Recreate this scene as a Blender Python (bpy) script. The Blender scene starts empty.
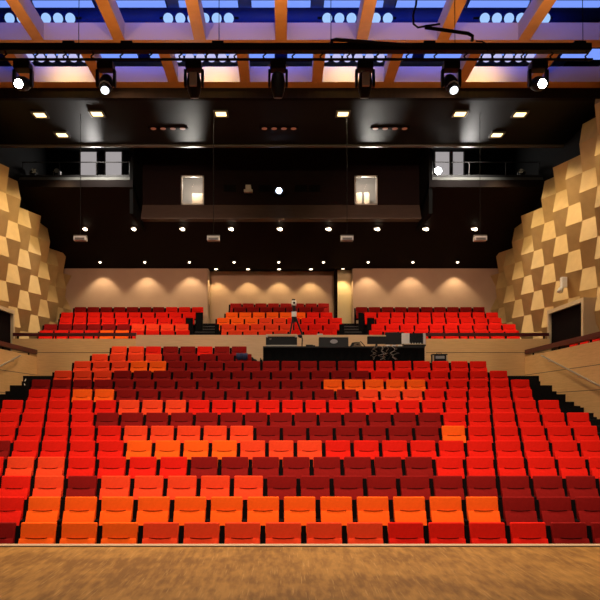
import bpy, bmesh, math, random
from mathutils import Vector, Matrix
random.seed(4)
S = bpy.context.scene
COL = S.collection
F = 700.0            # focal length in pixels of the 600 px frame
CX, CY = 281.0, 410.0  # principal point of the photograph
EZ = 2.41            # camera height above the front floor
R = math.radians

def at(px, py, D):
    """world point seen at (px, py) at depth D"""
    return Vector(((px - CX) * D / F, D, EZ + (CY - py) * D / F))
def XX(px, D): return (px - CX) * D / F
def ZZ(py, D): return EZ + (CY - py) * D / F

# ------------------------------------------------------------------ materials
def new_mat(name):
    m = bpy.data.materials.new(name); m.use_nodes = True
    nt = m.node_tree; b = nt.nodes['Principled BSDF']
    return m, nt, b
def plain(name, col, rough=.6, metal=0, spec=.5):
    m, nt, b = new_mat(name)
    b.inputs['Base Color'].default_value = (*col, 1); b.inputs['Roughness'].default_value = rough
    b.inputs['Metallic'].default_value = metal; b.inputs['Specular IOR Level'].default_value = spec
    return m
def noisy(name, c1, c2, scale=8, stretch=(1, 1, 1), rough=.6, spec=.5, detail=6, bump=0, lo=.35, hi=.65):
    m, nt, b = new_mat(name); N, L = nt.nodes, nt.links
    tc = N.new('ShaderNodeTexCoord'); mp = N.new('ShaderNodeMapping'); mp.inputs['Scale'].default_value = stretch
    no = N.new('ShaderNodeTexNoise'); no.inputs['Scale'].default_value = scale; no.inputs['Detail'].default_value = detail
    cr = N.new('ShaderNodeValToRGB'); cr.color_ramp.elements[0].position = lo; cr.color_ramp.elements[1].position = hi
    cr.color_ramp.elements[0].color = (*c1, 1); cr.color_ramp.elements[1].color = (*c2, 1)
    L.new(tc.outputs['Object'], mp.inputs['Vector']); L.new(mp.outputs['Vector'], no.inputs['Vector'])
    L.new(no.outputs['Fac'], cr.inputs['Fac']); L.new(cr.outputs['Color'], b.inputs['Base Color'])
    b.inputs['Roughness'].default_value = rough; b.inputs['Specular IOR Level'].default_value = spec
    if bump:
        bp = N.new('ShaderNodeBump'); bp.inputs['Strength'].default_value = bump; bp.inputs['Distance'].default_value = .01
        L.new(no.outputs['Fac'], bp.inputs['Height']); L.new(bp.outputs['Normal'], b.inputs['Normal'])
    return m
def emit(name, col, strength):
    m, nt, b = new_mat(name)
    b.inputs['Base Color'].default_value = (.02, .02, .02, 1)
    b.inputs['Emission Color'].default_value = (*col, 1); b.inputs['Emission Strength'].default_value = strength
    return m
def grooved_wood(name, c1, c2, heights, axis_stretch):
    """veneered board with horizontal joints at the given world heights (objects sit at z = 0)"""
    m = noisy(name, c1, c2, scale=5, stretch=axis_stretch, rough=.5, spec=.3)
    nt = m.node_tree; N, L = nt.nodes, nt.links; b = N['Principled BSDF']
    tc = N.new('ShaderNodeTexCoord'); sx = N.new('ShaderNodeSeparateXYZ'); L.new(tc.outputs['Object'], sx.inputs[0])
    col = [l for l in L if l.to_socket == b.inputs['Base Color']][0].from_socket
    for h in heights:
        cp = N.new('ShaderNodeMath'); cp.operation = 'COMPARE'; cp.inputs[1].default_value = h; cp.inputs[2].default_value = .009
        L.new(sx.outputs['Z'], cp.inputs[0])
        mx = N.new('ShaderNodeMix'); mx.data_type = 'RGBA'
        L.new(cp.outputs[0], mx.inputs['Factor']); L.new(col, mx.inputs[6]); mx.inputs[7].default_value = (.09, .055, .03, 1)
        col = mx.outputs[2]
    L.new(col, b.inputs['Base Color'])
    return m

FAB = {
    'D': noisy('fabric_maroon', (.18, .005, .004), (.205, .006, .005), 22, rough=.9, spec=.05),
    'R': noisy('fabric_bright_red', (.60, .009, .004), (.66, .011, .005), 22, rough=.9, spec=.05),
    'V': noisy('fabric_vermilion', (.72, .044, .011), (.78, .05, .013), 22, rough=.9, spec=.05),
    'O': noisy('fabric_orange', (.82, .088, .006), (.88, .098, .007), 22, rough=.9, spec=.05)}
CREASE_SHADE = {c: plain('seat_crease_shade_' + c, q, .95, 0, .05) for c, q in (('D', (.03, .002, .002)), ('R', (.11, .003, .002)), ('V', (.14, .006, .003)), ('O', (.19, .014, .002)))}  # dark tube colours that paint the shade in the cushion crease
FNAME = {'D': 'dark maroon', 'R': 'bright red', 'V': 'orange-red', 'O': 'orange'}
BLACK = plain('black_paint', (.006, .005, .005), .55, 0, .3)
MATTE = plain('matte_black', (.003, .003, .003), .9, 0, .1)
FRAME = plain('seat_frame_black', (.004, .0025, .0025), .9, 0, .05)
STEPM = noisy('black_carpet', (.005, .005, .005), (.012, .011, .011), 40, rough=.95, spec=.1)
SOFF = noisy('dark_brown_board', (.004, .0012, .0008), (.0055, .0017, .0012), 1.5, (1, 4, 1), rough=.7, spec=.12)
BOOTH = noisy('brown_black_board', (.008, .003, .0025), (.011, .004, .0032), 2, (1, 1, 6), rough=.7, spec=.1)
BULK = noisy('dark_walnut', (.005, .002, .0008), (.010, .004, .0016), 3, (6, 1, 1), rough=.8, spec=.05)
OAKX = grooved_wood('oak_parapet', (.64, .37, .15), (.71, .42, .175), [EZ + 1.815], (.6, 1, 9))
OAKY = grooved_wood('oak_gallery', (.64, .36, .14), (.72, .415, .17), [EZ + 1.10, EZ + .49], (1, .6, 9))
OAKC = noisy('oak_pale', (.60, .375, .20), (.66, .42, .23), 5, (.6, 1, 9), rough=.5, spec=.3)
OAKF = plain('pale_wood_frame', (.55, .42, .25), .5)
TAN = noisy('relief_board', (.44, .285, .115), (.50, .325, .135), 3, rough=.6, spec=.3)
RAILM = noisy('dark_red_rail', (.055, .005, .006), (.075, .008, .008), 6, (1, 1, 4), rough=.4, spec=.4)
STEEL = plain('satin_steel', (.62, .55, .47), .3, .9)
PLASTER = noisy('beige_plaster', (.46, .30, .205), (.49, .325, .22), 1.5, rough=.8, spec=.2)
CREAM = plain('cream_plaster', (.62, .48, .27), .8)
ORANGE = noisy('orange_beech', (.55, .20, .045), (.62, .235, .055), 3, (1, 1, 1), rough=.5, spec=.3)
WHITEB = plain('pale_beech_board', (.44, .285, .25), .7)
GREYC = plain('grey_blue_ceiling', (.22, .24, .32), .7)
NAVY = plain('dark_duct', (.006, .010, .045), .6, 0, .2)
GREYM = plain('grey_plastic', (.10, .085, .07), .4)
GREYP = plain('grey_cover', (.62, .55, .48), .45)
GREYL = plain('pale_grey_metal', (.5, .47, .42), .5)
WHITE = plain('white_plastic', (.75, .72, .66), .5)
WARM = emit('warm_lamp', (1.0, .70, .30), 3.2)
WARMW = emit('warm_white_lamp', (1.0, .82, .58), 8)
REDL = emit('dim_red_lamp', (.8, .20, .09), .22)
DISC = emit('blue_white_lamp', (.36, .60, 1.0), .95)
DISC2 = emit('pale_violet_lamp', (.62, .62, 1.0), .8)
STRIP = emit('blue_wash_strip', (.20, .34, 1.0), 1.0)
STAR = emit('white_beam_lamp', (1, .97, .92), 60)
LENSW = emit('white_lens', (.9, .95, 1.0), 2.2)
BEAMB = emit('blue_beam', (.55, .7, 1.0), 12)
WINL = emit('window_light', (1.0, .93, .85), .55)
NAVYC = plain('navy_cloth', (.012, .016, .06), .9)
CABLEW = plain('pale_cable', (.45, .4, .34), .6)
CABLED = plain('brown_cable', (.22, .15, .1), .6)
SCREEN = plain('dark_screen', (.006, .006, .007), .25)
LABELW = plain('grey_label', (.35, .33, .33), .5)

# glossy black ceiling boards with joints
def ceil_mat():
    m, nt, b = new_mat('black_ceiling_board'); N, L = nt.nodes, nt.links
    tc = N.new('ShaderNodeTexCoord'); br = N.new('ShaderNodeTexBrick')
    br.offset = 0; br.inputs['Scale'].default_value = 1; br.inputs['Mortar Size'].default_value = .012
    br.inputs['Brick Width'].default_value = 1.2; br.inputs['Row Height'].default_value = 1.1
    br.inputs['Color1'].default_value = (.0032, .003, .0029, 1); br.inputs['Color2'].default_value = (.004, .0037, .0035, 1)
    br.inputs['Mortar'].default_value = (.003, .003, .003, 1)
    L.new(tc.outputs['Object'], br.inputs['Vector']); L.new(br.outputs['Color'], b.inputs['Base Color'])
    b.inputs['Roughness'].default_value = .5; b.inputs['Specular IOR Level'].default_value = .05
    return m
CEILM = ceil_mat()
def stage_mat():
    m, nt, b = new_mat('worn_stage_boards'); N, L = nt.nodes, nt.links
    tc = N.new('ShaderNodeTexCoord')
    def noise(scale, st, det=5):
        mp = N.new('ShaderNodeMapping'); mp.inputs['Scale'].default_value = st
        no = N.new('ShaderNodeTexNoise'); no.inputs['Scale'].default_value = scale; no.inputs['Detail'].default_value = det
        L.new(tc.outputs['Object'], mp.inputs[0]); L.new(mp.outputs[0], no.inputs['Vector']); return no
    a = noise(5.0, (4, .8, 1)); c = noise(1.6, (1, 1.2, 1), 8); d = noise(9, (7, .3, 1), 4)
    r1 = N.new('ShaderNodeValToRGB'); e = r1.color_ramp.elements
    e[0].position, e[0].color = .3, (.155, .064, .011, 1); e[1].position, e[1].color = .72, (.31, .142, .030, 1)
    ad = N.new('ShaderNodeMath'); ad.operation = 'ADD'; ml = N.new('ShaderNodeMath'); ml.operation = 'MULTIPLY_ADD'
    L.new(c.outputs['Fac'], ml.inputs[0]); ml.inputs[1].default_value = 1.0; ml.inputs[2].default_value = -.5
    L.new(a.outputs['Fac'], ad.inputs[0]); L.new(ml.outputs[0], ad.inputs[1]); L.new(ad.outputs[0], r1.inputs['Fac'])
    r2 = N.new('ShaderNodeValToRGB'); e = r2.color_ramp.elements
    e[0].position, e[0].color = .60, (0, 0, 0, 1); e[1].position, e[1].color = .70, (1, 1, 1, 1)
    L.new(d.outputs['Fac'], r2.inputs['Fac'])
    mf = N.new('ShaderNodeMath'); mf.operation = 'MULTIPLY'; mf.inputs[1].default_value = .5; L.new(r2.outputs['Color'], mf.inputs[0])
    mx = N.new('ShaderNodeMix'); mx.data_type = 'RGBA'; L.new(mf.outputs[0], mx.inputs['Factor'])
    L.new(r1.outputs['Color'], mx.inputs[6]); mx.inputs[7].default_value = (.44, .24, .08, 1)
    L.new(mx.outputs[2], b.inputs['Base Color']); b.inputs['Roughness'].default_value = .6; b.inputs['Specular IOR Level'].default_value = .1
    return m
STAGE = stage_mat()

# ------------------------------------------------------------------ mesh helpers
class MB:
    def __init__(s): s.bm = bmesh.new()
    def _idx(s, fs, mi):
        for f in fs: f.material_index = mi
    def poly(s, pts, mi=0):
        f = s.bm.faces.new([s.bm.verts.new(p) for p in pts]); f.material_index = mi; return s
    def box(s, x0, x1, y0, y1, z0, z1, mi=0, bev=0, under=None):
        v = [s.bm.verts.new((x, y, z)) for z in (z0, z1) for y in (y0, y1) for x in (x0, x1)]
        fs = [s.bm.faces.new([v[i] for i in q]) for q in ((0, 2, 3, 1), (4, 5, 7, 6), (0, 1, 5, 4), (2, 6, 7, 3), (0, 4, 6, 2), (1, 3, 7, 5))]
        s._idx(fs, mi)
        if under is not None: fs[0].material_index = under
        if bev:
            es = list({e for f in fs for e in f.edges})
            r = bmesh.ops.bevel(s.bm, geom=es, offset=bev, segments=2, profile=.7, affect='EDGES', clamp_overlap=True)
            s._idx(r['faces'], mi)
        return s
    def prism(s, prof, x0, x1, mi=0, bev=0, seg=2):
        """profile of (y, z) points swept along x"""
        n = len(prof)
        a = [s.bm.verts.new((x0, y, z)) for y, z in prof]; b = [s.bm.verts.new((x1, y, z)) for y, z in prof]
        fs = [s.bm.faces.new(a[::-1]), s.bm.faces.new(b)]
        for i in range(n): fs.append(s.bm.faces.new((a[i], a[(i + 1) % n], b[(i + 1) % n], b[i])))
        bmesh.ops.recalc_face_normals(s.bm, faces=fs); s._idx(fs, mi)
        if bev:
            es = list({e for f in fs for e in f.edges})
            r = bmesh.ops.bevel(s.bm, geom=es, offset=bev, segments=seg, profile=.6, affect='EDGES', clamp_overlap=True)
            s._idx(r['faces'], mi)
        return s
    def tube(s, pts, r, mi=0, n=8):
        pts = [Vector(p) for p in pts]; rings = []
        for i, p in enumerate(pts):
            d = (pts[min(i + 1, len(pts) - 1)] - pts[max(i - 1, 0)]).normalized()
            u = d.orthogonal().normalized() if i == 0 else (u - d * u.dot(d)).normalized()
            w = d.cross(u)
            rr = r[i] if isinstance(r, (list, tuple)) else r
            rings.append([s.bm.verts.new(p + (u * math.cos(2 * math.pi * k / n) + w * math.sin(2 * math.pi * k / n)) * rr) for k in range(n)])
        for a, b in zip(rings, rings[1:]):
            for k in range(n): s.bm.faces.new((a[k], a[(k + 1) % n], b[(k + 1) % n], b[k])).material_index = mi
        s.bm.faces.new(rings[0][::-1]).material_index = mi; s.bm.faces.new(rings[-1]).material_index = mi
        return s
    def disc(s, c, nrm, r, mi=0, n=18, th=.02):
        c = Vector(c); d = Vector(nrm).normalized()
        return s.tube([c - d * th, c], r, mi, n)
    def xform(s, M):
        bmesh.ops.transform(s.bm, matrix=M, verts=s.bm.verts); return s
    def mesh(s, name, mats, smooth=False):
        me = bpy.data.meshes.new(name); s.bm.normal_update()
        bmesh.ops.recalc_face_normals(s.bm, faces=s.bm.faces)
        s.bm.to_mesh(me); s.bm.free()
        for m in (mats if isinstance(mats, (list, tuple)) else [mats]): me.materials.append(m)
        if smooth:
            for p in me.polygons: p.use_smooth = True
        return me
    def build(s, name, mats, parent=None, smooth=False):
        return link(name, s.mesh(name, mats, smooth), parent)
def link(name, me, parent=None):
    o = bpy.data.objects.new(name, me); COL.objects.link(o)
    if parent is not None: o.parent = parent
    return o
def tag(o, label=None, cat=None, group=None, kind=None):
    for k, v in (('label', label), ('category', cat), ('group', group), ('kind', kind)):
        if v: o[k] = v
    return o
def thing(name, label, cat, loc=(0, 0, 0), rz=0, group=None):
    o = bpy.data.objects.new(name, None); COL.objects.link(o); o.empty_display_size = .1
    o.location = loc; o.rotation_euler = (0, 0, rz)
    return tag(o, label, cat, group)
def struct(name, mb, mats, label, cat, smooth=False):
    return tag(mb.build(name, mats, None, smooth), label, cat, None, 'structure')
def copy_thing(o, loc, rz=0):
    c = o.copy(); COL.objects.link(c); c.location = loc; c.rotation_euler = (0, 0, rz)
    for ch in o.children:
        d = ch.copy(); COL.objects.link(d); d.parent = c
        for g in ch.children:
            e = g.copy(); COL.objects.link(e); e.parent = d
    return c
def lamp(kind, name, loc, energy, col, aim=None, size=.1, angle=90, blend=.5, size_y=None):
    l = bpy.data.lights.new(name, kind); l.energy = energy; l.color = col
    if kind == 'SPOT': l.spot_size = R(angle); l.spot_blend = blend; l.shadow_soft_size = size
    elif kind == 'POINT': l.shadow_soft_size = size
    elif kind == 'AREA':
        l.size = size
        if size_y: l.shape = 'RECTANGLE'; l.size_y = size_y
    o = bpy.data.objects.new(name, l); COL.objects.link(o); o.location = loc
    if aim is not None: o.rotation_euler = (Vector(aim) - Vector(loc)).to_track_quat('-Z', 'Y').to_euler()
    return o

# ------------------------------------------------------------------ seating geometry
PITCH = .53; K = 371.0
ROWQ = [.0245, .0274, .03008, .03265, .03526, .03779, .04036, .04288, .04545, .04798, .05051, .05305, .05556, .0583]
ROWY = [522.5, 496.75, 475.75, 456.75, 440.5, 425.75, 412.5, 400, 389.25, 379.5, 370.5, 361, 353.9, 346.25]
ROWD = [K * q for q in ROWQ]
ROWZ = [ZZ(y, d) for y, d in zip(ROWY, ROWD)]
HT = .95
UQ = [.0658, .0685, .0710, .0739, .0766, .0796]
UY = [330.3, 324, 317.8, 312.3, 306.9, 303.3]
UD = [K * q for q in UQ]; UZ = [ZZ(y, d) for y, d in zip(UY, UD)]

# floor of the hall: one stepped slab
prof = [(7.86, 0)]
def fl(k): return max(ROWZ[k] - HT, 0)
for k in range(14):
    y0 = ROWD[k] - .74; z = fl(k)
    prof += [(y0, prof[-1][1]), (y0, z)]
prof += [(22.26, prof[-1][1])]
WALLX = 7.7
struct('floor', MB().prism(prof + [(22.26, -.4), (7.86, -.4)], -WALLX, WALLX), STEPM, 'black carpeted stepped floor under the red seats', 'floor')
upf = [(22.28, EZ + 1.35), (22.28, EZ + 1.35)]
uprof = [(22.27, UZ[0] - HT)]
for k in range(6):
    y0 = UD[k] - .8; uprof += [(y0, uprof[-1][1]), (y0, UZ[k] - HT)]
uprof += [(30.6, uprof[-1][1])]
struct('floor_upper', MB().prism(uprof + [(30.6, -.4), (22.27, -.4)], -9.4, 9.4), STEPM, 'black stepped floor under the rear seat blocks', 'floor')

# stage
struct('floor_stage', MB().box(-9, 9, -3, 7.66, EZ - 1.75, EZ - 1.50), STAGE, 'worn brown wooden stage floor in front of the seats', 'stage floor')
struct('trim_stage_gap', MB().box(-9, 9, 7.66, 7.74, EZ - 1.75, EZ - 1.512), MATTE, 'thin black gap line along the stage edge', 'trim')
struct('trim_stage_edge', MB().box(-9, 9, 7.74, 7.85, EZ - 1.75, EZ - 1.50), plain('pale_edge_wood', (.40, .25, .14), .5), 'pale wooden nosing along the stage edge', 'trim')
struct('wall_stage_front', MB().box(-9, 9, 7.78, 7.85, .0, EZ - 1.76), BLACK, 'black front of the stage', 'wall')

# ------------------------------------------------------------------ seats
def backrest_mb(): 
    return MB().prism([(0, HT), (-.066, .60), (-.085, .45), (-.02, .44), (.0, .60), (.062, HT - .006)], -.229, .229, bev=.02)
def cushion_mb():
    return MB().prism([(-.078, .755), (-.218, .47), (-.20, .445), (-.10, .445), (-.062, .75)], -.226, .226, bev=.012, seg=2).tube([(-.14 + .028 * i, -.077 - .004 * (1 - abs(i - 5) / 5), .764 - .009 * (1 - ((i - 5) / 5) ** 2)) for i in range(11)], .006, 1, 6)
SEATM = {}
for c in 'DRVO':
    SEATM[c] = (backrest_mb().mesh('backrest_' + c, FAB[c], True), cushion_mb().mesh('seat_cushion_' + c, [FAB[c], CREASE_SHADE[c]], True))
m_ = MB(); m_.prism([(-.15, .62), (-.12, 0), (.02, 0), (.03, .60), (.062, .90), (.02, .905), (-.05, .64)], -.297, -.234, bev=.006)
SIDE = m_.mesh('side_frame', FRAME)
m_ = MB(); m_.box(-.236, .229, -.07, -.03, .40, .44, bev=.005)
BAR = m_.mesh('support_bar', FRAME)
def make_seat(c):
    t = thing('theatre_seat', 'x', 'seat')
    link('backrest', SEATM[c][0], t); link('seat_cushion', SEATM[c][1], t)
    link('side_frame', SIDE, t); link('support_bar', BAR, t)
    return t
PROTO = {}
ORD = ['', 'first', 'second', 'third', 'fourth', 'fifth', 'sixth', 'seventh', 'eighth', 'ninth', 'tenth', 'eleventh', 'twelfth', 'thirteenth', 'fourteenth']
def seat(c, x, y, z, label, group, rz=0):
    if c not in PROTO:
        o = PROTO[c] = make_seat(c); o.location = (x, y, z); o.rotation_euler = (0, 0, rz)
    else: o = copy_thing(PROTO[c], (x, y, z), rz)
    return tag(o, label, 'seat', group)
def where(i, n, row, end='end'):
    if i == 0: return 'at the left %s of %s' % (end, row)
    if i == n - 1: return 'at the right %s of %s' % (end, row)
    if i < (n + 1) // 2: return '%s from the left %s of %s' % (ORD[i + 1], end, row)
    return '%s from the right %s of %s' % (ORD[n - i], end, row)
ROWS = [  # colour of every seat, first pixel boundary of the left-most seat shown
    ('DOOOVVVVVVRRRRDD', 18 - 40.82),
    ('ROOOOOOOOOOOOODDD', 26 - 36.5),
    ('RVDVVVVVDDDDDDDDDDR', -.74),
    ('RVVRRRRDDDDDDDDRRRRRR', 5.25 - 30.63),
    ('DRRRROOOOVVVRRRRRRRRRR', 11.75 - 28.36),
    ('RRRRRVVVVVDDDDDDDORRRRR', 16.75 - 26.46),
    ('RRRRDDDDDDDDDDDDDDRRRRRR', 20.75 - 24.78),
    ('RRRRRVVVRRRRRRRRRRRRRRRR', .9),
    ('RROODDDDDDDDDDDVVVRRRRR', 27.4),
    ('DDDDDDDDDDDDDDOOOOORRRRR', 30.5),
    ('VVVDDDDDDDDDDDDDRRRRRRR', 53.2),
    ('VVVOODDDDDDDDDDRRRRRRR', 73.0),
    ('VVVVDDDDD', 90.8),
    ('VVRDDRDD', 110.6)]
# (the number of seats in row 11 and 12 ends at the aisle on the right)
ROWNAME = ['the front row by the stage', 'the second row from the stage', 'the third row from the stage', 'the fourth row from the stage',
           'the fifth row from the stage', 'the sixth row from the stage', 'the seventh row from the stage', 'the eighth row from the stage',
           'the ninth row from the stage', 'the tenth row from the stage', 'the eleventh row from the stage',
           'the row before the mixing desk', 'the lower short row beside the desk', 'the short row against the wooden parapet']
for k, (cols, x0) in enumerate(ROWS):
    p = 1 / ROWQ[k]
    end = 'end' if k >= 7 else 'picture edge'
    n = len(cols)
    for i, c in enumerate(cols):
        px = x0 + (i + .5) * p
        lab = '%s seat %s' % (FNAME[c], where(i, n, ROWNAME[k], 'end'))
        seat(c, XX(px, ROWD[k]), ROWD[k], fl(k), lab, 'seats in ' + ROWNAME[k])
# rear blocks: (row, colours, first boundary px)
UP = [
    [('L', 'RRRROORRRR', 38.5), ('C', 'VVVVRRR', 227.5), ('R', 'RRRRRRRRRR', 368)],
    [('L', 'DDDDDDVVVV', 43.2), ('C', 'VVVVVRRR', 220.8), ('R', 'RRRRRRRRRR', 370.6)],
    [('L', 'RRRRRRRRR', 58.9), ('C', 'OOOVVRRRR', 216.2), ('R', 'RRRRRRRRR', 375.5)],
    [('L', 'RRRRRRRRRR', 60.3), ('C', 'OOOOOORR', 225), ('R', 'RRRRRRRRRR', 363.6)],
    [('L', 'DDDDDDDRRR', 73.7), ('C', 'DDDDDDD', 233.4), ('R', 'DDDDDDDDDD', 355)],
    [('C', 'DDDDDDDD', 229.5)]]
BN = {'L': 'the left rear block', 'C': 'the middle rear block', 'R': 'the right rear block'}
stuff = bmesh.new(); mi = {c: i for i, c in enumerate('DRVO')}
def add_mesh(bm, me, M, idx):
    n = len(bm.faces); nv = len(bm.verts); bm.from_mesh(me); bm.verts.ensure_lookup_table(); bm.faces.ensure_lookup_table()
    for v in bm.verts[nv:]: v.co = M @ v.co
    for f in bm.faces[n:]: f.material_index = idx if f.material_index == 0 else 4
for k, blocks in enumerate(UP):
    p = 1 / UQ[k]
    for bl, cols, x0 in blocks:
        for i, c in enumerate(cols):
            x = XX(x0 + (i + .5) * p, UD[k]); z = UZ[k] - HT
            if k == 1:
                seat(c, x, UD[k], z, '%s seat %s, second row up' % (FNAME[c], where(i, len(cols), BN[bl])), 'second row of ' + BN[bl])
            else:
                M = Matrix.Translation((x, UD[k], z))
                add_mesh(stuff, SEATM[c][0], M, mi[c]); add_mesh(stuff, SEATM[c][1], M, mi[c])
                add_mesh(stuff, SIDE, M, 4); add_mesh(stuff, BAR, M, 4)
me = bpy.data.meshes.new('rear_seats'); stuff.to_mesh(me); stuff.free()
for c in 'DRVO': me.materials.append(FAB[c])
me.materials.append(FRAME)
for q in me.polygons: q.use_smooth = q.material_index < 4
tag(link('rear_seats', me), 'red, maroon and orange seats filling the far rows of the rear blocks', 'seats', None, 'stuff')
# three seats on the right-hand side gallery, facing the hall
for i, d in enumerate((19.45, 18.75, 18.05)):
    seat('R', 8.12, d, EZ + .95, 'red seat behind the right gallery rail, %s the dark door' % ('next to', 'one seat from', 'two seats from')[i] if i == 0
         else 'red seat behind the right gallery rail, %s place from the dark door' % ('', 'second', 'third')[i], 'seats on the right gallery', -math.pi / 2)

# ------------------------------------------------------------------ upper tier parapet, galleries, stairs
PD = 22.1
struct('wall_parapet', MB().box(-4.58, 4.58, PD, PD + .14, .5, EZ + 2.37), OAKC, 'pale wooden parapet behind the mixing desk', 'parapet')
for sgn, side in ((-1, 'left'), (1, 'right')):
    a, b = sorted((sgn * 4.585, sgn * 8.49))
    struct('wall_parapet_' + side, MB().box(a, b, PD + .01, PD + .13, .5, EZ + 2.25), OAKX, 'tan wooden parapet below the %s rear seats' % side, 'parapet')
    t = thing('parapet_rail', 'dark red rail along the parapet below the %s rear seat block' % side, 'rail', (sgn * 6.53, PD + .02, EZ + 2.25), 0, 'parapet rails')
    MB().box(-1.95, 1.95, 0, .1, .09, .19, bev=.01).build('handrail', RAILM, t)
    for x in (-1.8, -.6, .6, 1.8): MB().box(x - .02, x + .02, .03, .07, .002, .092).build('post', MATTE, t)
    # gallery
    a, b = sorted((sgn * WALLX, sgn * (WALLX + .12)))
    struct('wall_gallery_' + side, MB().box(a, b, 11, PD - .002, .0, EZ + 1.68), OAKY, 'tan wooden wall under the %s gallery rail' % side, 'gallery wall')
    a, b = sorted((sgn * (WALLX + .125), sgn * 9.4))
    struct('floor_gallery_' + side, MB().box(a, b, 11, PD + .0, EZ + .7, EZ + .945), STEPM, 'dark floor of the %s side gallery' % side, 'floor')
    t = thing('gallery_rail', 'dark red rail on top of the %s wooden gallery wall' % side, 'rail', (sgn * (WALLX + .05), 16.5, EZ + 1.68), 0, 'gallery rails')
    MB().box(-.075, .075, -5.5, 5.56, .075, .215, bev=.012).build('handrail', RAILM, t)
    for y in (-5, -3, -1, 1, 3, 5): MB().box(-.02, .02, y - .02, y + .02, .002, .08).build('post', MATTE, t)
    # wall handrail, slopes down with the stairs
    t = thing('stair_handrail', 'sloping steel handrail on the %s wooden gallery wall' % side, 'handrail', (0, 0, 0), 0, 'stair handrails')
    xr = sgn * (WALLX - .09)
    p0 = Vector((xr, 20.45, EZ + 1.59)); p1 = Vector((xr, 12.0, EZ - .70))
    MB().tube([p0, p1], .024, n=10).build('rail', STEEL, t, True)
    for f in (.06, .3, .55, .8):
        q = p0.lerp(p1, f); MB().tube([q, q + Vector((0, 0, -.07)), q + Vector((sgn * .085, 0, -.07))], .01, n=6).build('bracket', STEEL, t)
    # aisle steps
    st = [(21.43, 1.033), (20.77, .853), (20.13, .683), (19.55, .524), (18.98, .373), (18.38, .217), (17.79, .064), (17.24, -.074)]
    while st[-1][0] > 11: st.append((st[-1][0] - .56, st[-1][1] - .148))
    pr = [(22.09, EZ + st[0][1])]
    for (d, z), nx in zip(st, st[1:]): pr += [(d, EZ + z), (d, EZ + nx[1])]
    pr = [q for q in pr if q[1] > .02]; pr += [(pr[-1][0], -.2), (22.09, -.2)]
    a, b = sorted((sgn * 6.75, sgn * (WALLX - .003)))
    struct('stairs_' + side, MB().prism(pr, a, b), STEPM, 'black stepped aisle beside the %s gallery wall' % side, 'stairs')
    # aisle stairs between the rear blocks
    a, b = (-3.32, -2.45) if sgn < 0 else (2.42, 3.1)
    m_ = MB(); mm = MB()
    z = UZ[0] - HT; n = 9
    for i in range(n):
        y = UD[0] - .55 + i * .49; zz = UZ[0] - HT + (i + 1) * .165
        m_.box(a, b, y, y + .5, z, zz)
        mm.box(a + .01, b - .01, y - .012, y + .03, zz - .008, zz + .006)
    o = struct('stairs_rear_' + side, m_, STEPM, 'black steps between the %s and middle rear seat blocks' % side, 'stairs')
    mm.build('step_nosing', plain('step_nosing_grey' + side, (.09, .075, .06), .5), o)
    # door box at the end of the gallery
    X0 = 8.5
    a, b = sorted((sgn * X0, sgn * 9.45))
    m_ = MB()
    zt, zb = EZ + 3.17, EZ + .95
    m_.box(*sorted((sgn * X0, sgn * 9.5)), 19.68, 19.82, zb, zt)           # front cheek
    m_.box(*sorted((sgn * X0, sgn * 9.5)), 22.24, 22.36, zb, zt)           # rear cheek
    m_.box(*sorted((sgn * X0, sgn * 9.5)), 19.82, 22.24, zt - .12, zt)     # lintel
    struct('wall_lobby_' + side, m_, OAKF, 'pale wooden lobby box around the %s gallery door' % side, 'wall')
    m_ = MB().box(*sorted((sgn * (X0 + .09), sgn * (X0 + .15))), 19.83, 22.23, zb + .003, zt - .125)
    d = struct('door_1' if sgn < 0 else 'door_2', m_, plain('door_dark' + side, (.004, .0015, .0015), .9, 0, .05), 'dark double door at the end of the %s gallery' % side, 'door')
    MB().tube([(sgn * (X0 + .06), 20.95, zb + .9), (sgn * (X0 + .06), 20.95, zb + 1.2)], .012, n=6).build('door_handle', BLACK, d)
o = MB().tube([at(30, 377.5, 21.0) + Vector((0, 0, .0)), at(26, 379, 20.9), at(24, 383, 20.8), at(25.5, 387, 20.7), at(29, 389, 20.65)], .016, n=6)
tag(o.build('cable_loop', CABLEW), 'pale curved cable loop at the top of the left aisle steps', 'cable')

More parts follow.
